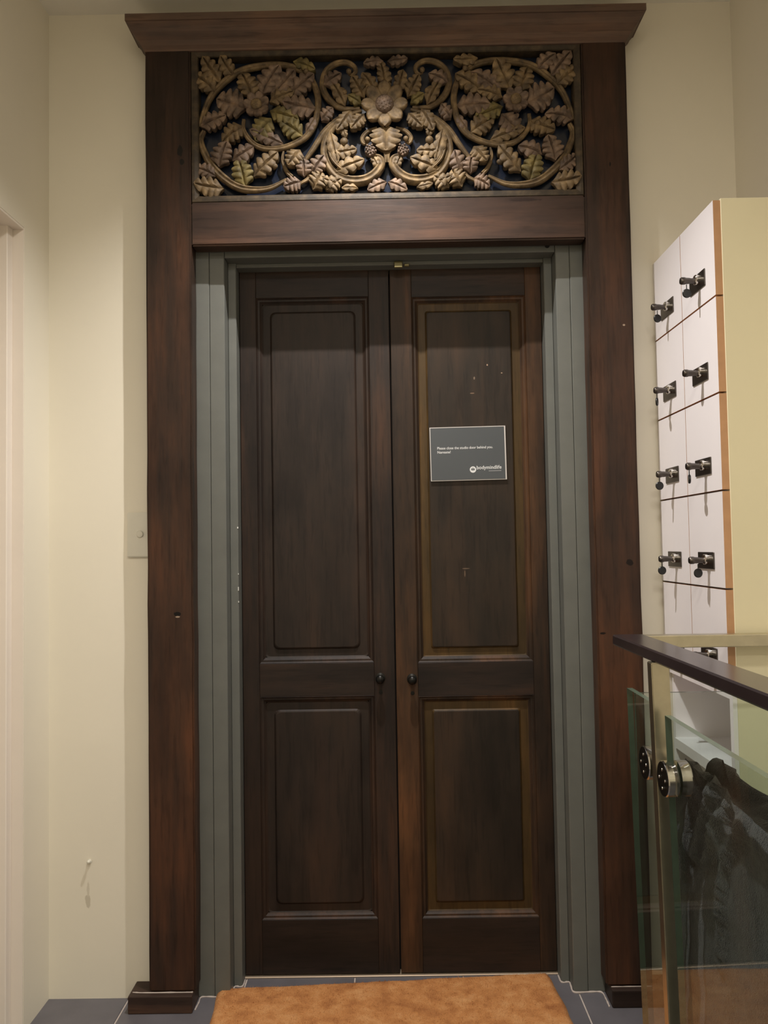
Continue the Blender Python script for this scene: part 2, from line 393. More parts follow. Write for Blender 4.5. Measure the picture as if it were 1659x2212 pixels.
x_, z_ = U(1182, 538, GY+.004); obj('bolt_hole', mesh(bm), M['void'], tj, (x_, GY+.004, 2.112))
for (a, b_, w, h) in [(508, 1140, .003, .005), (511, 1272, .002, .011), (512, 1300, .0015, .005), (510, 1240, .0015, .004)]:
    x_, z_ = U(a, b_, SY)
    box('paint_chip', M['grey_chip'], tj, -.4425-w, -.4420, SY-.0006, SY+.001, z_-h/2, z_+h/2)
# silicone and grout smeared round the jamb feet
th = box('trim_3', M['thresh'], None, -.4425, .468, DY-.006, DY+.03, 0, .0035, .001); tag(th, 'thin pale threshold strip under the double doors', 'threshold', kind='structure')
def bead(name, pts, r, par):
    P = catmull([Vector(p) for p in pts], 5); bm = bmesh.new()
    random.seed(len(pts)*7); rr = [r*(.7+.6*random.random()) for _ in P]
    sweep(bm, P, rr, CIRC(6), Vector((0, 0, 1))); o = obj(name, mesh(bm, smooth=True), M['grout'], par); return o
bead('grout_bead', [(-.55, 2.300, .001), (-.548, 2.335, .001), (-.546, GY-.002, .001), (-.51, GY-.002, .001), (-.466, GY-.002, .001), (-.464, GY+.03, .001), (-.463, SY-.002, .001), (-.442, SY-.002, .001), (-.4405, DY-.01, .001)], .0022, tj)
bead('grout_bead', [(.571, 2.290, .001), (.5715, 2.33, .001), (.567, GY-.003, .001), (.53, GY-.002, .001), (.4925, GY-.002, .001), (.4905, GY+.03, .001), (.490, SY-.002, .001), (.469, SY-.002, .001), (.4665, DY-.01, .001)], .0026, tj)
bead('grout_bead', [(PXL0-.045, FY-.0, .047), (PXL0-.01, FY-.004, .0475), (-.60, FY-.004, .0475), (PXL1-.008, FY-.004, .0475)], .002, fr)
bead('grout_bead', [(.58, FY-.004, .0475), (.62, FY-.004, .0475), (.69, FY-.004, .0475)], .0013, fr)

# ------------------------------------------------------------------ the double doors
def ring_panel(x0, x1, z0, z1, y, prof, mats_idx, fill, rnd=0):
    """nested rectangular loops: prof = [(inset, depth)], faces between loops get mats_idx"""
    bm = bmesh.new(); loops = []
    for ins, dep in prof:
        a, b, c, d = x0+ins, x1-ins, z0+ins, z1-ins
        pts = []
        r = max(.0005, rnd*min(1, .3+ins*20)) if rnd else 0
        if r:
            for (cx_, cz_, s) in ((a+r, c+r, PI), (b-r, c+r, 1.5*PI), (b-r, d-r, 0), (a+r, d-r, .5*PI)):
                for k in range(5): pts.append((cx_+r*math.cos(s+k*PI/8), y+dep, cz_+r*math.sin(s+k*PI/8)))
        else: pts = [(a, y+dep, c), (b, y+dep, c), (b, y+dep, d), (a, y+dep, d)]
        loops.append([bm.verts.new(p) for p in pts])
    n = len(loops[0])
    for i, (p, q) in enumerate(zip(loops, loops[1:])):
        for k in range(n):
            f = bm.faces.new((p[k], p[(k+1) % n], q[(k+1) % n], q[k])); f.material_index = mats_idx[i]
    if fill is not None:
        f = bm.faces.new(loops[-1]); f.material_index = fill
    return bm
def door_leaf(name, label, x0, x1, panels, mats, knob):
    y0, y1, z0, z1 = DY, DY+.036, .008, 2.0995
    r = empty(name, ((x0+x1)/2, DY, .0), label, 'door', 'leaves of the old double door', 'structure')
    (ux0, ux1, uz0, uz1), (lx0, lx1, lz0, lz1) = panels
    s0, s1 = (ux0+lx0)/2, (ux1+lx1)/2
    V, H, Pn, B = mats
    box('stile', V, r, x0, s0, y0, y1, z0, z1, .0015); box('stile', V, r, s1, x1, y0, y1, z0, z1, .0015)
    box('rail', H, r, s0, s1, y0, y1, z0, lz0, .001); box('rail', H, r, s0, s1, y0, y1, lz1, uz0, .001); box('rail', H, r, s0, s1, y0, y1, uz1, z1, .001)
    for (a, b, c, d) in ((s0, s1, uz0, uz1), (s0, s1, lz0, lz1)):
        bm = ring_panel(a, b, c, d, y0, [(0, .001), (.0010, .0), (.0050, .0042), (.0100, .0045), (.0142, .0088), (.0172, .0110)], [0]*5, None)
        obj('moulding', mesh(bm), V, r)
        bm = ring_panel(a, b, c, d, y0, [(.0165, .011), (.020, .013), (.040, .0125), (.0445, .0075), (.047, .0065)], [1, 1, 1, 0], 0, rnd=(.016 if B is Pn else .007))
        obj('panel', mesh(bm), [Pn, B], r)
    kx, kz = knob
    bm = bmesh.new(); lathe(bm, [(0, 0), (.015, 0), (.015, .002), (.011, .004), (.0055, .006), (.0050, .018), (.009, .022), (.0125, .027), (.0130, .032), (.010, .037), (.005, .0395), (0, .040)], (0, 0, 0), (0, -1, 0), 20)
    obj('knob', mesh(bm, smooth=True, ang=50), M['dark_metal'], r, (kx, DY, kz))
    bm = bmesh.new(); lathe(bm, [(0, 0), (.006, 0), (.006, .002), (0, .0022)], (0, 0, 0), (0, -1, 0), 12)
    obj('keyhole_cover', mesh(bm), M['dark_metal'], r, (kx+.001, DY, kz-.042))
    return r
door_leaf('door_2', 'dark brown panelled door leaf without a sign, left of the pair', -.441, .0092, [(-.3935, -.0520, .908, 2.003), (-.3890, -.0525, .164, .811)],
          (M['door_v'], M['door_h'], M['door_panel'], M['door_panel']), (-.0345, .862))
dr = door_leaf('door_3', 'dark door leaf with honey-brown panel borders and a small sign', .0128, .4668, [(.0750, .4175, .904, 1.998), (.0795, .4195, .163, .806)],
          (M['door2_v'], M['door_h'], M['door2_panel'], M['door2_band']), (.0590, .858))
obj('latch_keeper', boxmesh((.026, .052, SY-.004, SY+.005, 2.072, 2.092), bevel=.002), M['brass'], dr)
obj('latch_keeper', boxmesh((.056, .072, SY-.003, SY+.005, 2.076, 2.085), bevel=.002), M['brass'], dr)
vb = box('void_behind_doors', M['void'], None, -.4425, .468, DY+.04, DY+.06, 0, 2.1); vb.name = 'shade_sheet_behind_doors'  # near-black sheet put in for the shade seen through the door gaps
tag(vb, 'near-black sheet standing in for shade between and under the double doors', 'wall', kind='structure')

# sign on the right leaf (slightly crooked)
sg_c = Vector(((.125+.3539)/2, DY+.0035, 1.4425))
sg = empty('door_sign', sg_c, 'small charcoal sign with white lettering fixed to the right door leaf', 'sign')
A_S = math.radians(.6)
def s_pt(u, v, y): return Vector((u*math.cos(A_S)-v*math.sin(A_S), y, u*math.sin(A_S)+v*math.cos(A_S)))
SW, SH = .2265, .161
def sign_quad(name, u0, u1, v0, v1, y0, y1, mat):
    bm = bmesh.new(); vs, _ = bx(bm, u0, u1, y0, y1, v0, v1)
    for v in vs: v.co = s_pt(v.co.x, v.co.z, v.co.y)
    return obj(name, mesh(bm), mat, sg, sg_c)
sign_quad('backing', -SW/2, SW/2, 0, SH, -.0035, .001, M['sign_edge'])
sign_quad('printed_face', -SW/2+.0022, SW/2-.004, .0022, SH-.0022, -.0042, -.0034, M['sign'])
def text(body, size, u, v, mat, parent, bold=0, width=None):
    cu = bpy.data.curves.new('lettering', 'FONT'); cu.body = body; cu.size = size; cu.offset = bold
    t_ = bpy.data.objects.new('tmp', cu); C.objects.link(t_)
    bpy.context.view_layer.update()
    me = bpy.data.meshes.new_from_object(t_.evaluated_get(bpy.context.evaluated_depsgraph_get()))
    bpy.data.objects.remove(t_)
    w = max(v_.co.x for v_ in me.vertices); k = (width/w) if width else 1
    for v_ in me.vertices: v_.co = s_pt(u+v_.co.x*k, v+v_.co.y, -.0046)
    me.materials.clear(); return obj('lettering', me, mat, parent, sg_c)
text('Please close the studio door behind you.', .0108, -SW/2+.021, .0945, M['ink'], sg, .00012, .166)
text('Namaste!', .0108, -SW/2+.021, .0825, M['ink'], sg, .00012, .040)
text('bodymindlife', .0150, .0235, .0325, M['ink'], sg, .0002, .0745)
for k in range(9):
    sign_quad('small_print', .0600+k*.0042, .0630+k*.0042, .0255, .0278, -.0046, -.0042, M['ink_grey'])
bm = bmesh.new(); n = 28; ro, ri = .0095, .0052
a = [bm.verts.new(s_pt(.0128+ro*math.cos(2*PI*k/n), .0318+ro*math.sin(2*PI*k/n), -.0046)) for k in range(n)]
b = [bm.verts.new(s_pt(.0128+ri*math.cos(2*PI*k/n), .0318+ri*math.sin(2*PI*k/n), -.0046)) for k in range(n)]
for k in range(n): bm.faces.new((a[k], a[(k+1) % n], b[(k+1) % n], b[k]))
for tri in (((-.0062, -.0050), (.0062, -.0050), (.0045, -.0024), (-.0045, -.0024)), ((-.0012, .0006), (.0012, .0006), (.0012, .0034), (-.0012, .0034))):
    bm.faces.new([bm.verts.new(s_pt(.0128+p[0], .0318+p[1], -.0047)) for p in tri])
obj('ring_emblem', mesh(bm), M['ink'], sg, sg_c)

# ------------------------------------------------------------------ carved transom panel
CP = 2.325                               # plane the carving sits on
CXM = .0105
tp = empty('carved_panel', (CXM, CP, Z_LT), 'openwork carved gilt panel of flowers and scrolling leaves above the lintel', 'carving')
box('backing', M['back_panel'], tp, PXL1, PXR0, 2.352, 2.362, Z_LT, Z_CB)
bm = ring_panel(PXL1, PXR0, Z_LT-.0005, Z_CB, 2.311, [(0, .035), (0, .004), (.003, .0), (.010, .0005), (.019, .004), (.0215, .007), (.0215, .04)], [0]*6, None)
obj('border', mesh(bm), M['border'], tp)
def A(x, y): return U(400+x/3.7705, 90+y/3.7705, CP)      # notes taken on an enlarged view of the left half
def B(x, y): return U(680+x/5.3516, 120+y/5.3516, CP)     # ... and of the centre
PXM = CP/F_PX                                             # metres per photo pixel there
STEM_SEC = [(-1, .55), (-1, -.05), (-.80, -.5), (-.45, -.72), (-.2, -.50), (0, -.42), (.2, -.50), (.45, -.72), (.80, -.5), (1, -.05), (1, .55)]
def flip(p): return (2*CXM-p[0], p[1])
def stem(pts, w, mirror=True, y=None, gi=0):
    for m in ((0, 1) if mirror else (0,)):
        P = [Vector(((flip(p) if m else p)[0], 0, p[1])) for p in pts]
        P = catmull(P, 7); n = len(P)
        rr = []
        for i in range(n):
            t_ = i/(n-1)*(len(w)-1); k = min(int(t_), len(w)-2); rr.append((w[k]*(1-(t_-k))+w[k+1]*(t_-k))*PXM*.5)
        for i, p in enumerate(P): p.y = (CP+.004 if y is None else y)+.003*math.sin(i/n*6)
        bm = bmesh.new(); sweep(bm, P, rr, STEM_SEC)
        c = P[n//2].copy()
        for v in bm.verts: v.co -= c
        obj('scroll_stem', mesh(bm, smooth=True, ang=60), GILT[gi], tp, c)
leaf_i = [0]
def leaf_mesh(L, Wd, lobes, dome, seed, curl):
    rnd = random.Random(seed); bm = bmesh.new(); nu, nv = 8*lobes, 10
    g = []; bend = rnd.uniform(-.18, .18)
    for i in range(nu+1):
        u = i/nu; row = []
        env = (math.sin(PI*min(1, u**.75*.90+.10)))**.55
        for j in range(nv+1):
            v = -1+2*j/nv; av = abs(v)
            ph = u*lobes+.15
            lob = abs(math.sin(PI*ph))**.55                  # 0 in the cuts between lobes, 1 on the lobes
            w = Wd*.5*env*(1-(.42*(1-lob))*(1 if u < .92 else .3))
            z = L*(u-.02+.16*av*(1-.8*u)) ; x = v*w + bend*L*u*u
            ridge = lob*av**.8
            h = dome*(.75*(1-.55*v*v)*math.sin(PI*(.18+.70*u)) + .42*ridge*(1-.25*av) - .38*math.exp(-(v/.12)**2)) + curl*dome*u**3
            h *= (.35+.65*min(1, u*4))
            row.append(bm.verts.new((x, -h, z)))
        g.append(row)
    for i in range(nu):
        for j in range(nv): bm.faces.new((g[i][j], g[i+1][j], g[i+1][j+1], g[i][j+1]))
    ex = bmesh.ops.extrude_edge_only(bm, edges=[e for e in bm.edges if e.is_boundary])   # rim, so that every leaf has thickness
    for v in ex['geom']:
        if isinstance(v, bmesh.types.BMVert): v.co.y = .012; v.co.x *= .94
    return mesh(bm, smooth=True, ang=48)
def leaf(base, tip, w, lobes=3, mirror=True, gi=None, dome=None, y=0):
    L = math.hypot(tip[0]-base[0], tip[1]-base[1])*1.14; lobes += 1 if w > 26 else 0; leaf_i[0] += 1; sd = leaf_i[0]
    Wd = w*PXM*1.22; dm = dome or min(.018, .34*Wd)
    me0 = None
    for m in ((0, 1) if mirror else (0,)):
        b_, t_ = (flip(base), flip(tip)) if m else (base, tip)
        ang = math.atan2(t_[0]-b_[0], t_[1]-b_[1])
        me = leaf_mesh(L, Wd, lobes, dm, sd+m*500, random.Random(sd).uniform(-.3, .8))
        R_ = Matrix.Rotation(ang, 3, 'Y')
        for v in me.vertices: v.co = R_ @ v.co
        g_ = gi if gi is not None else random.Random(sd*3+m).choice((0, 0, 0, 1, 1, 2))
        obj('leaf', me, GILT[g_], tp, (b_[0], CP+.002+y, b_[1]))
def ball(c, rpx, gi=0, mirror=True):
    for m in ((0, 1) if mirror else (0,)):
        p = flip(c) if m else c; r = rpx*PXM
        bm = bmesh.new(); lathe(bm, [(0, -.6*r)]+[(r*math.sin(t_), -r*math.cos(t_)) for t_ in [k*PI/7 for k in range(2, 7)]]+[(0, r)], (0, 0, 0), (0, -1, 0), 12)
        obj('bud', mesh(bm, smooth=True), GILT[gi], tp, (p[0], CP-.008, p[1]))
def flower(c, rpx, npet, gi, mirror, rc):
    for m in ((0, 1) if mirror else (0,)):
        p = flip(c) if m else c; Rr = rpx*PXM; cr = rc*PXM
        fo = bpy.data.objects.new('flower', None); C.objects.link(fo); fo.empty_display_size = .02; place(fo, tp, (p[0], CP, p[1]))
        for k in range(npet):
            a = 2*PI*k/npet + (.0 if not mirror else .3)
            bm = bmesh.new(); g = []; nu, nv = 9, 8
            for i in range(nu+1):
                u = math.sin(PI/2*i/nu); row = []
                for j in range(nv+1):
                    v = -1+2*j/nv
                    w = Rr*.62*math.tan(PI/npet)*1.26*((.34+.66*math.sin(PI/2*u/.64)) if u < .64 else math.sqrt(max(.012, 1-((u-.64)/.36)**2)))
                    x = v*w; z = Rr*u
                    h = .004+.010*u**1.2 + .015*u*(1-abs(v)**2.6) - .009*u*math.exp(-(v/.40)**2) + .0015*math.cos(5*PI*v)*u - (.005*max(0, u-.85)/.15)
                    row.append(bm.verts.new((x, -h*(Rr/.075)**.5, z)))
                g.append(row)
            for i in range(nu):
                for j in range(nv): bm.faces.new((g[i][j], g[i+1][j], g[i+1][j+1], g[i][j+1]))
            ex = bmesh.ops.extrude_edge_only(bm, edges=[e for e in bm.edges if e.is_boundary])
            for v in ex['geom']:
                if isinstance(v, bmesh.types.BMVert): v.co.y += .010; v.co *= .95
            R_ = Matrix.Rotation(a, 3, 'Y')
            for v in bm.verts: v.co = R_ @ v.co
            obj('petal', mesh(bm, smooth=True, ang=60), GILT[gi], fo, (p[0], CP-.002-(k % 2)*.0025, p[1]))
        bm = bmesh.new(); lathe(bm, [(0, -.2*cr), (cr*1.12, -.2*cr), (cr*1.12, .18*cr), (cr*.9, .42*cr), (cr*.5, .62*cr), (0, .7*cr)], (0, 0, 0), (0, -1, 0), 18)
        s = cr*.36; rot = .5
        for ix in range(-2, 3):
            for iz in range(-2, 3):
                x, z = ix*s*math.cos(rot)-iz*s*math.sin(rot), ix*s*math.sin(rot)+iz*s*math.cos(rot)
                d = math.hypot(x, z)
                if d > cr*.92: continue
                y = -(.62*cr*(1-(d/cr)**2*.62)+.0)
                lathe(bm, [(0, -.1*s), (s*.43, -.1*s), (s*.40, .22*s), (s*.22, .36*s), (0, .38*s)], (x, y, z), (0, -1, 0), 6)
        obj('flower_centre', mesh(bm, smooth=True, ang=45), GILT[1 if gi == 0 else 0], fo, (p[0], CP-.012, p[1]))
# --- stems (left side, mirrored)
stem([A(*p) for p in [(118, 690), (140, 600), (200, 450), (300, 330), (420, 240), (560, 195), (750, 178), (900, 205), (1010, 280), (1070, 400), (1082, 520), (1060, 640), (1010, 740), (930, 808), (800, 862), (680, 872), (580, 845), (510, 780), (472, 705), (476, 630)]], [10, 13, 15, 15, 14, 14, 14, 14, 13, 12, 11, 8])
stem([A(*p) for p in [(150, 720), (120, 800), (165, 920), (235, 1030), (330, 1120), (440, 1185), (560, 1205), (690, 1190), (825, 1120)]], [10, 15, 17, 18, 18, 16, 12, 7])
stem([A(*p) for p in [(1330, 575), (1220, 640), (1130, 730), (1050, 860), (975, 965)]], [8, 12, 13, 12, 9])
stem([A(*p) for p in [(870, 1100), (820, 1040), (792, 960), (800, 890)]], [10, 9, 8, 4])
stem([A(*p) for p in [(1010, 1080), (990, 1120), (930, 1160)]], [8, 9, 6])
stem([B(*p) for p in [(520, 605), (320, 600), (190, 520), (108, 410), (88, 290), (135, 160), (240, 85), (360, 72), (445, 115), (470, 175), (435, 222), (388, 200)]], [7, 13, 15, 14, 13, 12, 11, 9, 6])
stem([B(*p) for p in [(540, 625), (340, 700), (205, 830), (125, 970), (112, 1130), (165, 1270), (265, 1385), (420, 1440), (580, 1430), (700, 1360), (765, 1260), (752, 1190), (695, 1172), (660, 1230)]], [7, 13, 17, 19, 21, 23, 22, 19, 14, 8], gi=0)
stem([B(*p) for p in [(160, 930), (165, 1080), (220, 1230), (330, 1340)]], [5, 9, 9, 5], y=CP-.006)
stem([B(*p) for p in [(720, 830), (610, 865), (548, 945), (570, 1015), (615, 990)]], [7, 10, 9, 6])
stem([B(*p) for p in [(700, 1010), (770, 1060), (815, 1120), (818, 1230)]], [6, 8, 9, 5])
# --- leaves (left side, mirrored)
for (bx_, by_, tx, ty, w, n, *g) in [
    (545, 450, 495, 275, 40, 3), (620, 430, 720, 225, 42, 3), (700, 450, 885, 275, 38, 3), (850, 430, 1035, 300, 36, 3), (690, 490, 860, 415, 30, 3),
    (1065, 545, 830, 535, 42, 3, 1), (690, 565, 890, 640, 34, 3, 2), (700, 625, 575, 775, 42, 3), (955, 765, 800, 660, 38, 3), (800, 835, 560, 745, 28, 3),
    (490, 540, 290, 480, 54, 3), (125, 690, 310, 620, 34, 3, 1), (475, 690, 315, 790, 36, 3, 0), (385, 965, 545, 890, 34, 2, 1), (275, 1015, 310, 850, 40, 3, 1),
    (490, 1175, 455, 985, 40, 3, 2), (560, 1095, 730, 930, 36, 3, 0), (245, 400, 105, 270, 36, 3), (285, 330, 155, 170, 34, 3), (390, 265, 290, 165, 30, 2),
    (245, 1095, 105, 1015, 28, 3), (310, 1195, 110, 1205, 40, 3), (880, 160, 1045, 205, 24, 3), (935, 880, 860, 1005, 34, 3), (970, 1095, 970, 975, 30, 2, 1),
    (1040, 1075, 1110, 950, 32, 2, 1), (945, 1140, 825, 1190, 30, 3, 1), (1040, 1200, 1120, 1085, 36, 3, 0), (1145, 1205, 1255, 1130, 30, 3, 0),
    (1110, 640, 1190, 555, 26, 3, 1), (980, 740, 1070, 640, 18, 2)]:
    leaf(A(bx_, by_), A(tx, ty), w, n, gi=(g[0] if g else None), dome=None)
for (bx_, by_, tx, ty, w, n, *g) in [
    (690, 430, 600, 215, 26, 3, 0), (575, 490, 445, 290, 30, 3, 0), (540, 560, 400, 480, 20, 2, 2), (105, 340, 280, 235, 28, 2, 1), (350, 585, 235, 340, 25, 3, 0),
    (420, 640, 290, 860, 27, 3, 0), (570, 680, 445, 845, 27, 3, 0), (330, 850, 345, 940, 14, 2, 0), (175, 880, 250, 1200, 24, 3, 0), (190, 1150, 450, 1110, 27, 3, 0),
    (240, 1345, 525, 1220, 30, 2, 0), (735, 1310, 690, 1170, 16, 2, 0), (830, 1465, 635, 1545, 24, 3, 1), (500, 1535, 335, 1520, 14, 2, 0), (290, 1490, 120, 1470, 24, 3, 0),
    (790, 70, 590, 85, 20, 3, 1), (150, 615, 185, 700, 16, 2, 1)]:
    leaf(B(bx_, by_), B(tx, ty), w, n, gi=(g[0] if g else None), y=-.003)
leaf(B(812, 420), B(812, 105), 27, 4, False, 0, y=-.002)
leaf(B(822, 810), B(822, 1075), 60, 3, False, 0, dome=.014, y=-.004)
for c, r in [((415, 722), 7), ((735, 1025), 6), ((985, 255), 6)]: ball(A(*c), r)
for c, r in [((345, 440), 6), ((340, 1012), 9), ((395, 200), 6), ((610, 985), 6)]: ball(B(*c), r)
random.seed(11)
for m in (0, 1):                           # berry clusters inside the lower scrolls
    c = B(645, 1115); c = flip(c) if m else c
    bm = bmesh.new(); lathe(bm, [(0, -.006), (.017, -.004), (.014, .008), (0, .011)], (0, 0, 0), (0, -1, 0), 14)
    for k in range(16):
        a = k*2.4; r = .0042*math.sqrt(k)
        lathe(bm, [(0, -.002), (.0034, 0), (.0030, .0022), (.0014, .0036), (0, .004)], (r*math.cos(a), -.010+.03*r, r*math.sin(a)), (0, -1, 0), 6)
    obj('berry_cluster', mesh(bm, smooth=True, ang=50), GILT[1], tp, (c[0], CP-.004, c[1]))
flower(B(805, 585), 51, 8, 0, False, 18)
flower(A(585, 525), 29, 7, 1, True, 11)

# ------------------------------------------------------------------ door mat
mc = Vector((-.012, 2.11, 0)); mt = empty('door_mat', mc, 'orange-brown coir doormat lying askew in front of the doors', 'doormat')
ma = math.radians(4.0); MW, ML = .945, .62
import mathutils
def mat_pt(u, v):
    wob = .004*mathutils.noise.noise(Vector((u*14, v*14, 3)))
    x, y = u+wob, v+.006*mathutils.noise.noise(Vector((u*9, v*9, 8)))
    return x*math.cos(ma)-y*math.sin(ma), x*math.sin(ma)+y*math.cos(ma)
bm = bmesh.new(); nx, ny = 70, 44; g = []
def corner(u, v, r=.03):                   # rounded outline
    du, dv = abs(u)-(MW/2-r), abs(v)-(ML/2-r)
    if du > 0 and dv > 0:
        d = math.hypot(du, dv)
        if d > r: du, dv = du/d*r, dv/d*r; return math.copysign(MW/2-r+du, u), math.copysign(ML/2-r+dv, v)
    return u, v
for i in range(nx+1):
    row = []
    for j in range(ny+1):
        u, v = corner((i/nx-.5)*MW, (j/ny-.5)*ML)
        x, y = mat_pt(u, v); e = min(MW/2-abs(u), ML/2-abs(v))
        z = .017*min(1, .55+e/.03) + .0022*mathutils.noise.noise(Vector((u*70, v*70, 0)))
        row.append(bm.verts.new((x, y, z)))
    g.append(row)
for i in range(nx):
    for j in range(ny): bm.faces.new((g[i][j], g[i+1][j], g[i+1][j+1], g[i][j+1]))
ex = bmesh.ops.extrude_edge_only(bm, edges=[e for e in bm.edges if e.is_boundary])
for v in ex['geom']:
    if isinstance(v, bmesh.types.BMVert): v.co.z = .0005
me = mesh(bm, smooth=True, ang=70); pile_top = me
obj('mat_body', me, M['coir'], mt, mc)
rnd = random.Random(5); vs, fs = [], []
for k in range(9000):
    u, v = (rnd.random()-.5)*(MW-.004), (rnd.random()**.6-.5)*(ML-.004)
    u, v = corner(u, v); x, y = mat_pt(u, v); a = rnd.random()*6.28; l = .004+.005*rnd.random()
    e = min(MW/2-abs(u), ML/2-abs(v)); z = .017*min(1, .55+e/.03)-.001
    dx, dy = math.cos(a)*.0007, math.sin(a)*.0007; n0 = len(vs)
    tx, ty = x+rnd.uniform(-.003, .003), y+rnd.uniform(-.003, .003)
    vs += [(x-dx, y-dy, z), (x+dx, y+dy, z), (tx, ty, z+l*.7)]; fs.append((n0, n0+1, n0+2))
me = bpy.data.meshes.new('fibres'); me.from_pydata(vs, [], fs)
tag(obj('coir_fibres', me, M['coir'], mt, mc), kind='stuff')

# ------------------------------------------------------------------ lockers
LX, LY0, LY1, LZT, RH = .772, 1.919, NIB-.001, 2.052, .2283
lk = empty('locker_cabinet', ((LX+XR)/2, (LY0+LY1)/2, 0), 'tall white locker cabinet with keyed doors and tan edging against the right wall', 'lockers')
CXF = LX+.0195                            # carcass front
box('side_panel', M['wall_r'], lk, CXF-.002, XR-.001, LY0, LY0+.018, 0, LZT+.002, .001)
box('far_side', M['locker'], lk, CXF, XR-.001, LY1-.018, LY1, 0, LZT)
box('back_panel', M['locker'], lk, XR-.012, XR-.001, LY0+.018, LY1-.018, 0, LZT)
box('top_panel', M['locker'], lk, CXF, XR-.012, LY0+.018, LY1-.018, LZT-.018, LZT)
zb = LZT-5*RH
for k in range(1, 5): box('divider_shelf', M['locker'], lk, CXF, XR-.012, LY0+.018, LY1-.018, LZT-k*RH-.008, LZT-k*RH+.008)
box('cabinet_floor', M['locker'], lk, CXF-.012, XR-.012, LY0+.018, LY1-.018, zb-.026, zb-.006)
box('open_shelf', M['locker'], lk, CXF-.004, XR-.012, LY0+.018, LY1-.018, .676, .703)
box('front_edge', M['locker'], lk, CXF-.012, CXF-.0022, LY0, LY0+.018, 0, zb-.006)
box('kick_board', M['locker'], lk, CXF+.02, CXF+.036, LY0+.018, LY1-.018, 0, .10)
ymid = (LY0+LY1)/2
DW, DH = (LY1-LY0)/2-.003, RH-.0045
bm = bmesh.new(); _, fs_ = bx(bm, 0, .018, -DW/2, DW/2, 0, DH)
for f in fs_:
    f.normal_update(); f.material_index = 0 if abs(f.normal.x) > .5 else 1
me_door = mesh(bm)
me_plate = boxmesh((-.003, 0, -.050, .050, -.0205, .0205), bevel=.001)
bm = bmesh.new(); lathe(bm, [(0, -.001), (.0125, -.001), (.0125, .010), (.0105, .012), (0, .012)], (0, 0, 0), (-1, 0, 0), 18)
me_boss = mesh(bm, smooth=True, ang=40)
bm = bmesh.new(); lathe(bm, [(0, .0), (.0070, 0), (.0062, .008), (.0075, .014), (.0080, .022), (.0092, .025), (.0092, .032), (.0075, .035), (0, .0352)], (0, 0, 0), (-1, 0, 0), 14)
me_key = mesh(bm, smooth=True, ang=45)
def tag_mesh(rot):
    bm = bmesh.new(); ax = Vector((math.sin(rot), -math.cos(rot), 0))
    lathe(bm, [(0, -.0025), (.0100, -.0025), (.0112, -.0012), (.0112, .0012), (.0100, .0025), (0, .0025)], (0, 0, -.022), ax, 22)
    lathe(bm, [(0, -.001), (.0012, -.001), (.0012, .013), (0, .013)], (0, 0, -.013), (0, 0, 1), 6)
    return mesh(bm, smooth=True, ang=40)
# how each key tag hangs: rotation and how far along the key; None = no tag
tags = {(0, 0): (.25, .012), (0, 1): (.1, .012), (1, 0): (1.1, .004), (1, 1): None, (2, 0): (.15, .004), (2, 1): (1.35, .004), (3, 0): (.1, .004), (3, 1): (.2, .018), (4, 0): (.2, .01), (4, 1): None}
for row in range(5):
    for col in range(2):
        yc = ymid+(.5-(1-col)*0 - 0)*(0) + ((LY1-LY0)/4)*(1 if col == 0 else -1)
        z0 = LZT-(row+1)*RH+.002
        d = obj('door', me_door, [M['locker'], M['edge']], lk, (LX, yc, z0))
        ly, lz = yc-.016, z0+.062
        obj('lock_plate', me_plate, M['steel'], d, (LX, ly+.014, lz))
        obj('lock_barrel', me_boss, M['chrome'], d, (LX-.002, ly, lz+.003))
        obj('key', me_key, M['steel'], d, (LX-.013, ly, lz+.001))
        tg = tags[(row, col)]
        if tg: obj('key_tag', tag_mesh(tg[0]), M['black'], d, (LX-.013-.032+tg[1], ly, lz-.008))

# ------------------------------------------------------------------ glass balustrade
bl = empty('glass_balustrade', (.52, 1.55, 0), 'glass balustrade with dark handrail and metal posts in front of the lockers', 'balustrade')
TILT = math.tan(math.radians(1.15)); RZ = 1.043
def tilt(me, z_ref=RZ):
    for v in me.vertices: v.co.x += (z_ref-v.co.z)*TILT
    return me
GX = .512
# dark handrail, mitred pointed end at the far corner
bm = bmesh.new()
sec = [(.4985, RZ-.003), (.5015, RZ), (.564, RZ), (.567, RZ-.003), (.567, RZ-.020), (.564, RZ-.0235), (.5015, RZ-.0235), (.4985, RZ-.020)]
rr = [[bm.verts.new((x+(0 if k else 0)+(y_off), y, z)) for x, z in sec] for k, (y, y_off) in enumerate([(1.880, 0), (.25, .010)])]
for k in range(8): bm.faces.new((rr[0][k], rr[0][(k+1) % 8], rr[1][(k+1) % 8], rr[1][k]))
bm.faces.new(rr[0]); bm.faces.new(rr[1][::-1])
obj('handrail', mesh(bm), M['rail_dark'], bl)
box('cross_rail', M['rail_metal'], bl, .53, XR-.002, 1.866, 1.898, 1.0125, 1.0405, .002, 2)
def pane(x0, x1, y0, y1, z0, z1, thin):
    bm = bmesh.new(); _, f_ = bx(bm, x0, x1, y0, y1, z0, z1)
    for f in f_:
        f.normal_update(); f.material_index = 0 if abs(f.normal[thin]) > .5 else 1
    o = obj('glass_panel', tilt(mesh(bm), .94) if thin == 0 else mesh(bm), [M['glass'], M['glass_edge']], bl); return o
pane(GX-.006, GX+.006, 1.640, 1.806, .06, .936, 0)
pane(GX-.006, GX+.006, .45, 1.560, .06, .927, 0)
pane(.545, XR-.004, 1.876, 1.886, .06, .912, 1)
PY = 1.60
bm = bmesh.new(); bx(bm, GX-.018, GX+.016, PY-.006, PY+.020, 0, RZ-.0235); bmesh.ops.bevel(bm, geom=bm.edges[:], offset=.0015, segments=2, affect='EDGES')
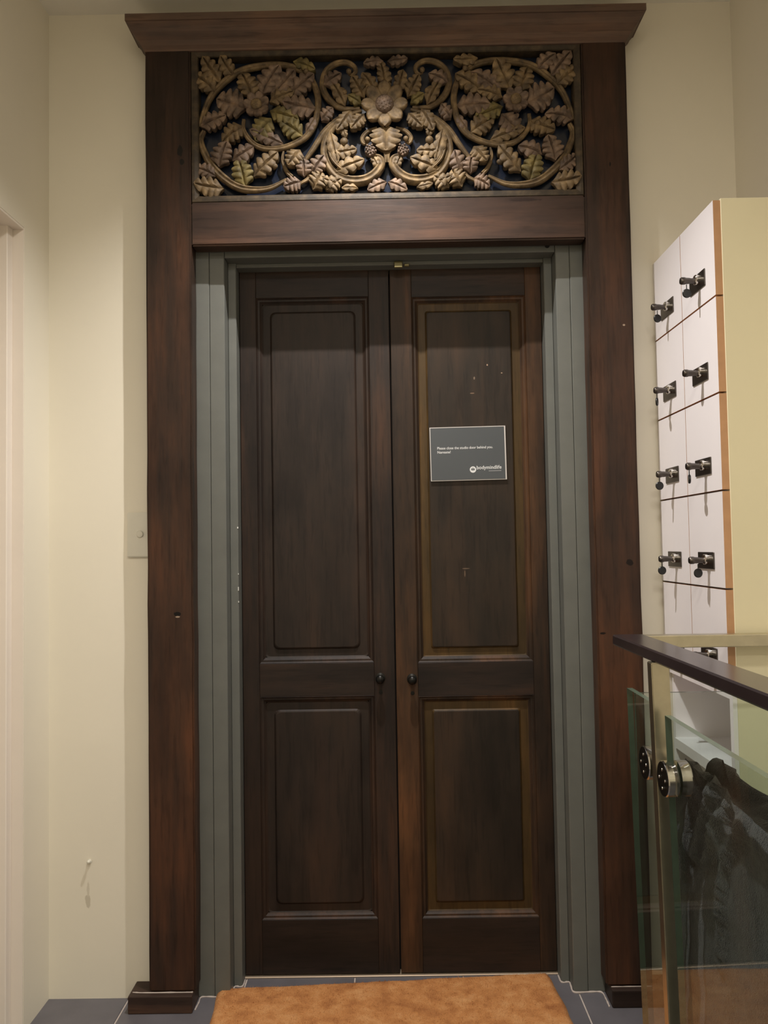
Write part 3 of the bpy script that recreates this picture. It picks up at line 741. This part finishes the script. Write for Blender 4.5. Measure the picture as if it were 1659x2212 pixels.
obj('post', tilt(mesh(bm)), M['rail_metal'], bl)
bm = bmesh.new(); bx(bm, GX-.018, GX+.016, .46, .486, 0, RZ-.0235); obj('post', tilt(mesh(bm)), M['rail_metal'], bl)
def clamp(y, z, t=(.012, .020)):
    xo = (RZ-z)*TILT
    for s in (-1, 1):
        bm = bmesh.new(); lathe(bm, [(0, 0), (.033, 0), (.033, .0), (.033, t[s > 0]-.002), (.0315, t[s > 0]), (0, t[s > 0])], (0, 0, 0), (s, 0, 0), 32)
        c = obj('glass_clamp', mesh(bm, smooth=True, ang=35), [M['chrome']], bl, (GX+xo+s*.0066, y, z))
        if s < 0:
            bm = bmesh.new()
            lathe(bm, [(0, 0), (.0315, 0), (.031, .0012), (0, .0012)], (0, 0, 0), (-1, 0, 0), 32)
            obj('clamp_face', mesh(bm), M['dark_metal'], c, (GX+xo-.0066-t[0], y, z))
            for dy, dz in ((.0, .017), (.0, -.017), (-.016, 0), (.016, 0)):
                bm = bmesh.new(); lathe(bm, [(0, 0), (.0032, 0), (.0028, .0015), (0, .0018)], (0, 0, 0), (-1, 0, 0), 10)
                obj('clamp_screw', mesh(bm, smooth=True), M['chrome'], c, (GX+xo-.0066-t[0]-.0012, y+dy, z+dz))
clamp(1.555, .812); clamp(1.668, .812)

# ------------------------------------------------------------------ dark bag behind the glass
bg = empty('fabric_bag', (.66, 1.46, 0), 'slouching charcoal woven fabric bag with gathered folded top, behind the glass panel', 'bag')
bm = bmesh.new(); nu, nv = 260, 130; g = []
BX, BY = .645, 1.47
CREASES = [catmull([Vector((y, z, 0)) for y, z in c], 6) for c in (
    [(1.58, .83), (1.65, .775), (1.72, .72), (1.79, .665), (1.86, .63)], [(1.56, .83), (1.595, .77), (1.615, .70), (1.63, .62)],
    [(1.62, .83), (1.70, .785), (1.78, .735), (1.85, .68)], [(1.50, .82), (1.54, .775), (1.575, .72), (1.59, .66)],
    [(1.44, .80), (1.50, .745), (1.53, .67)], [(1.36, .79), (1.43, .73), (1.47, .64), (1.48, .52)], [(1.70, .66), (1.72, .52), (1.71, .36)])]
def bag_pt(i, j):
    a = 2*PI*i/nu; t_ = j/nv
    fy = math.copysign(abs(math.cos(a))**.7, math.cos(a)); fx = math.copysign(abs(math.sin(a))**.8, math.sin(a))
    wy = .398*(1-.03*t_**2); wx = .093*(1-.68*max(0, t_-.45)/.55)
    y_ = BY+fy*wy                             # the far end slumps lower than the near end
    p = Vector((BX-.045*max(0, t_-.45)/.55+fx*wx, y_, t_*(.830-1.02*max(0, y_-1.635)**1.05-.08*max(0, 1.60-y_))))
    k = mathutils.noise.noise
    # sweeping folds gathering toward the tied top at (Y 1.6)
    q = (p.y-1.60)*3.0; s = (p.z-.875)*5
    ang = math.atan2(q, -s+.02); rad = math.hypot(q, s)
    fold = (math.sin(ang*10+k(Vector((rad*2, 0, 1)))*2.5)*.010+math.sin(ang*23+k(Vector((rad*3, 4, 1)))*3)*.004)*max(0, 1-rad/3.2)*min(1, rad*3)
    n_ = Vector((fx, fy*.3, 0)).normalized()
    p += n_*(fold*.6+.008*k(p*7)+.004*k(p*17)+.0018*k(p*38))
    if fx < .2:                                # rope-like creases running down from the gathered top
        h = 0
        for c in CREASES:
            d = min((Vector((p.y, p.z, 0))-q_).length for q_ in c)
            h += (.013 if c is not CREASES[-1] else .006)*math.exp(-(d/.0115)**2)-.005*math.exp(-((d-.026)/.012)**2)
        p.x -= h*(1+.25*k(p*60))
    return p
for j in range(nv+1): g.append([bm.verts.new(bag_pt(i, j)) for i in range(nu)])
for j in range(nv):
    for i in range(nu): bm.faces.new((g[j][i], g[j][(i+1) % nu], g[j+1][(i+1) % nu], g[j+1][i]))
bm.faces.new(g[0][::-1])
top = g[-1]; prev = top
for s in (.86, .6, .3):
    cx_ = sum((v.co for v in top), Vector())/len(top); ring = []
    for v in top:
        p = cx_+(v.co-cx_)*s; p.z = v.co.z*s+(cx_.z)*(1-s)+.016*(1-s)+.010*mathutils.noise.noise(p*22); ring.append(bm.verts.new(p))
    for i in range(nu): bm.faces.new((prev[i], prev[(i+1) % nu], ring[(i+1) % nu], ring[i]))
    prev = ring
bm.faces.new(prev)
off = Vector((.66, 1.46, 0))
for v in bm.verts: v.co -= off; v.co.z = max(v.co.z, .001)
obj('bag_body', mesh(bm, smooth=True), M['fabric'], bg, off)
# ------------------------------------------------------------------ lamps
lx, ly = SPOT_POS
o = empty('downlight', (lx, ly, CEIL), 'recessed ceiling downlight just in front of the carved door', 'downlight')
bm = bmesh.new(); lathe(bm, [(.038, .004), (.039, -.002), (.050, -.005), (.056, -.002), (.057, .001)], (0, 0, 0), (0, 0, 1), 32)
obj('trim_ring', mesh(bm, smooth=True), M['lamp_trim'], o, (lx, ly, CEIL))
bm = bmesh.new(); lathe(bm, [(0, -.0005), (.038, -.0005)], (0, 0, 0), (0, 0, 1), 24)
obj('lens', mesh(bm), M['lens'], o, (lx, ly, CEIL))
L = bpy.data.lights.new('downlight_lamp', 'SPOT'); L.energy = SPOT_W; L.color = SPOT_COL
L.spot_size = math.radians(SPOT_DEG); L.spot_blend = SPOT_BLEND; L.shadow_soft_size = .009
lo = bpy.data.objects.new('downlight_lamp', L); C.objects.link(lo); lo.location = (lx, ly, CEIL-.008)
for k, ((lx, ly), pw) in enumerate(FILL):  # unseen lamps added to give soft ambient light
    o = empty('fill_lamp', (lx, ly, CEIL), ['added round fill lamp, unseen, nearly above the viewer', 'added round fill lamp, unseen, near the wall behind the viewer'][k], 'fill lamp', 'added fill lamps')
    bm = bmesh.new(); lathe(bm, [(.165, 0), (.170, -.012), (.165, -.030), (.150, -.034)], (0, 0, 0), (0, 0, 1), 40)
    obj('rim', mesh(bm, smooth=True, ang=40), M['lamp_trim'], o, (lx, ly, CEIL))
    bm = bmesh.new(); lathe(bm, [(.150, -.033), (.10, -.040), (0, -.044)], (0, 0, 0), (0, 0, 1), 40)
    obj('diffuser', mesh(bm, smooth=True), M['lens'], o, (lx, ly, CEIL))
    L = bpy.data.lights.new('fill_lamp_light', 'AREA'); L.shape = 'DISK'; L.size = .30; L.energy = pw; L.color = FILL_COL
    lo = bpy.data.objects.new('fill_lamp_light', L); C.objects.link(lo); lo.location = (lx, ly, CEIL-.05)
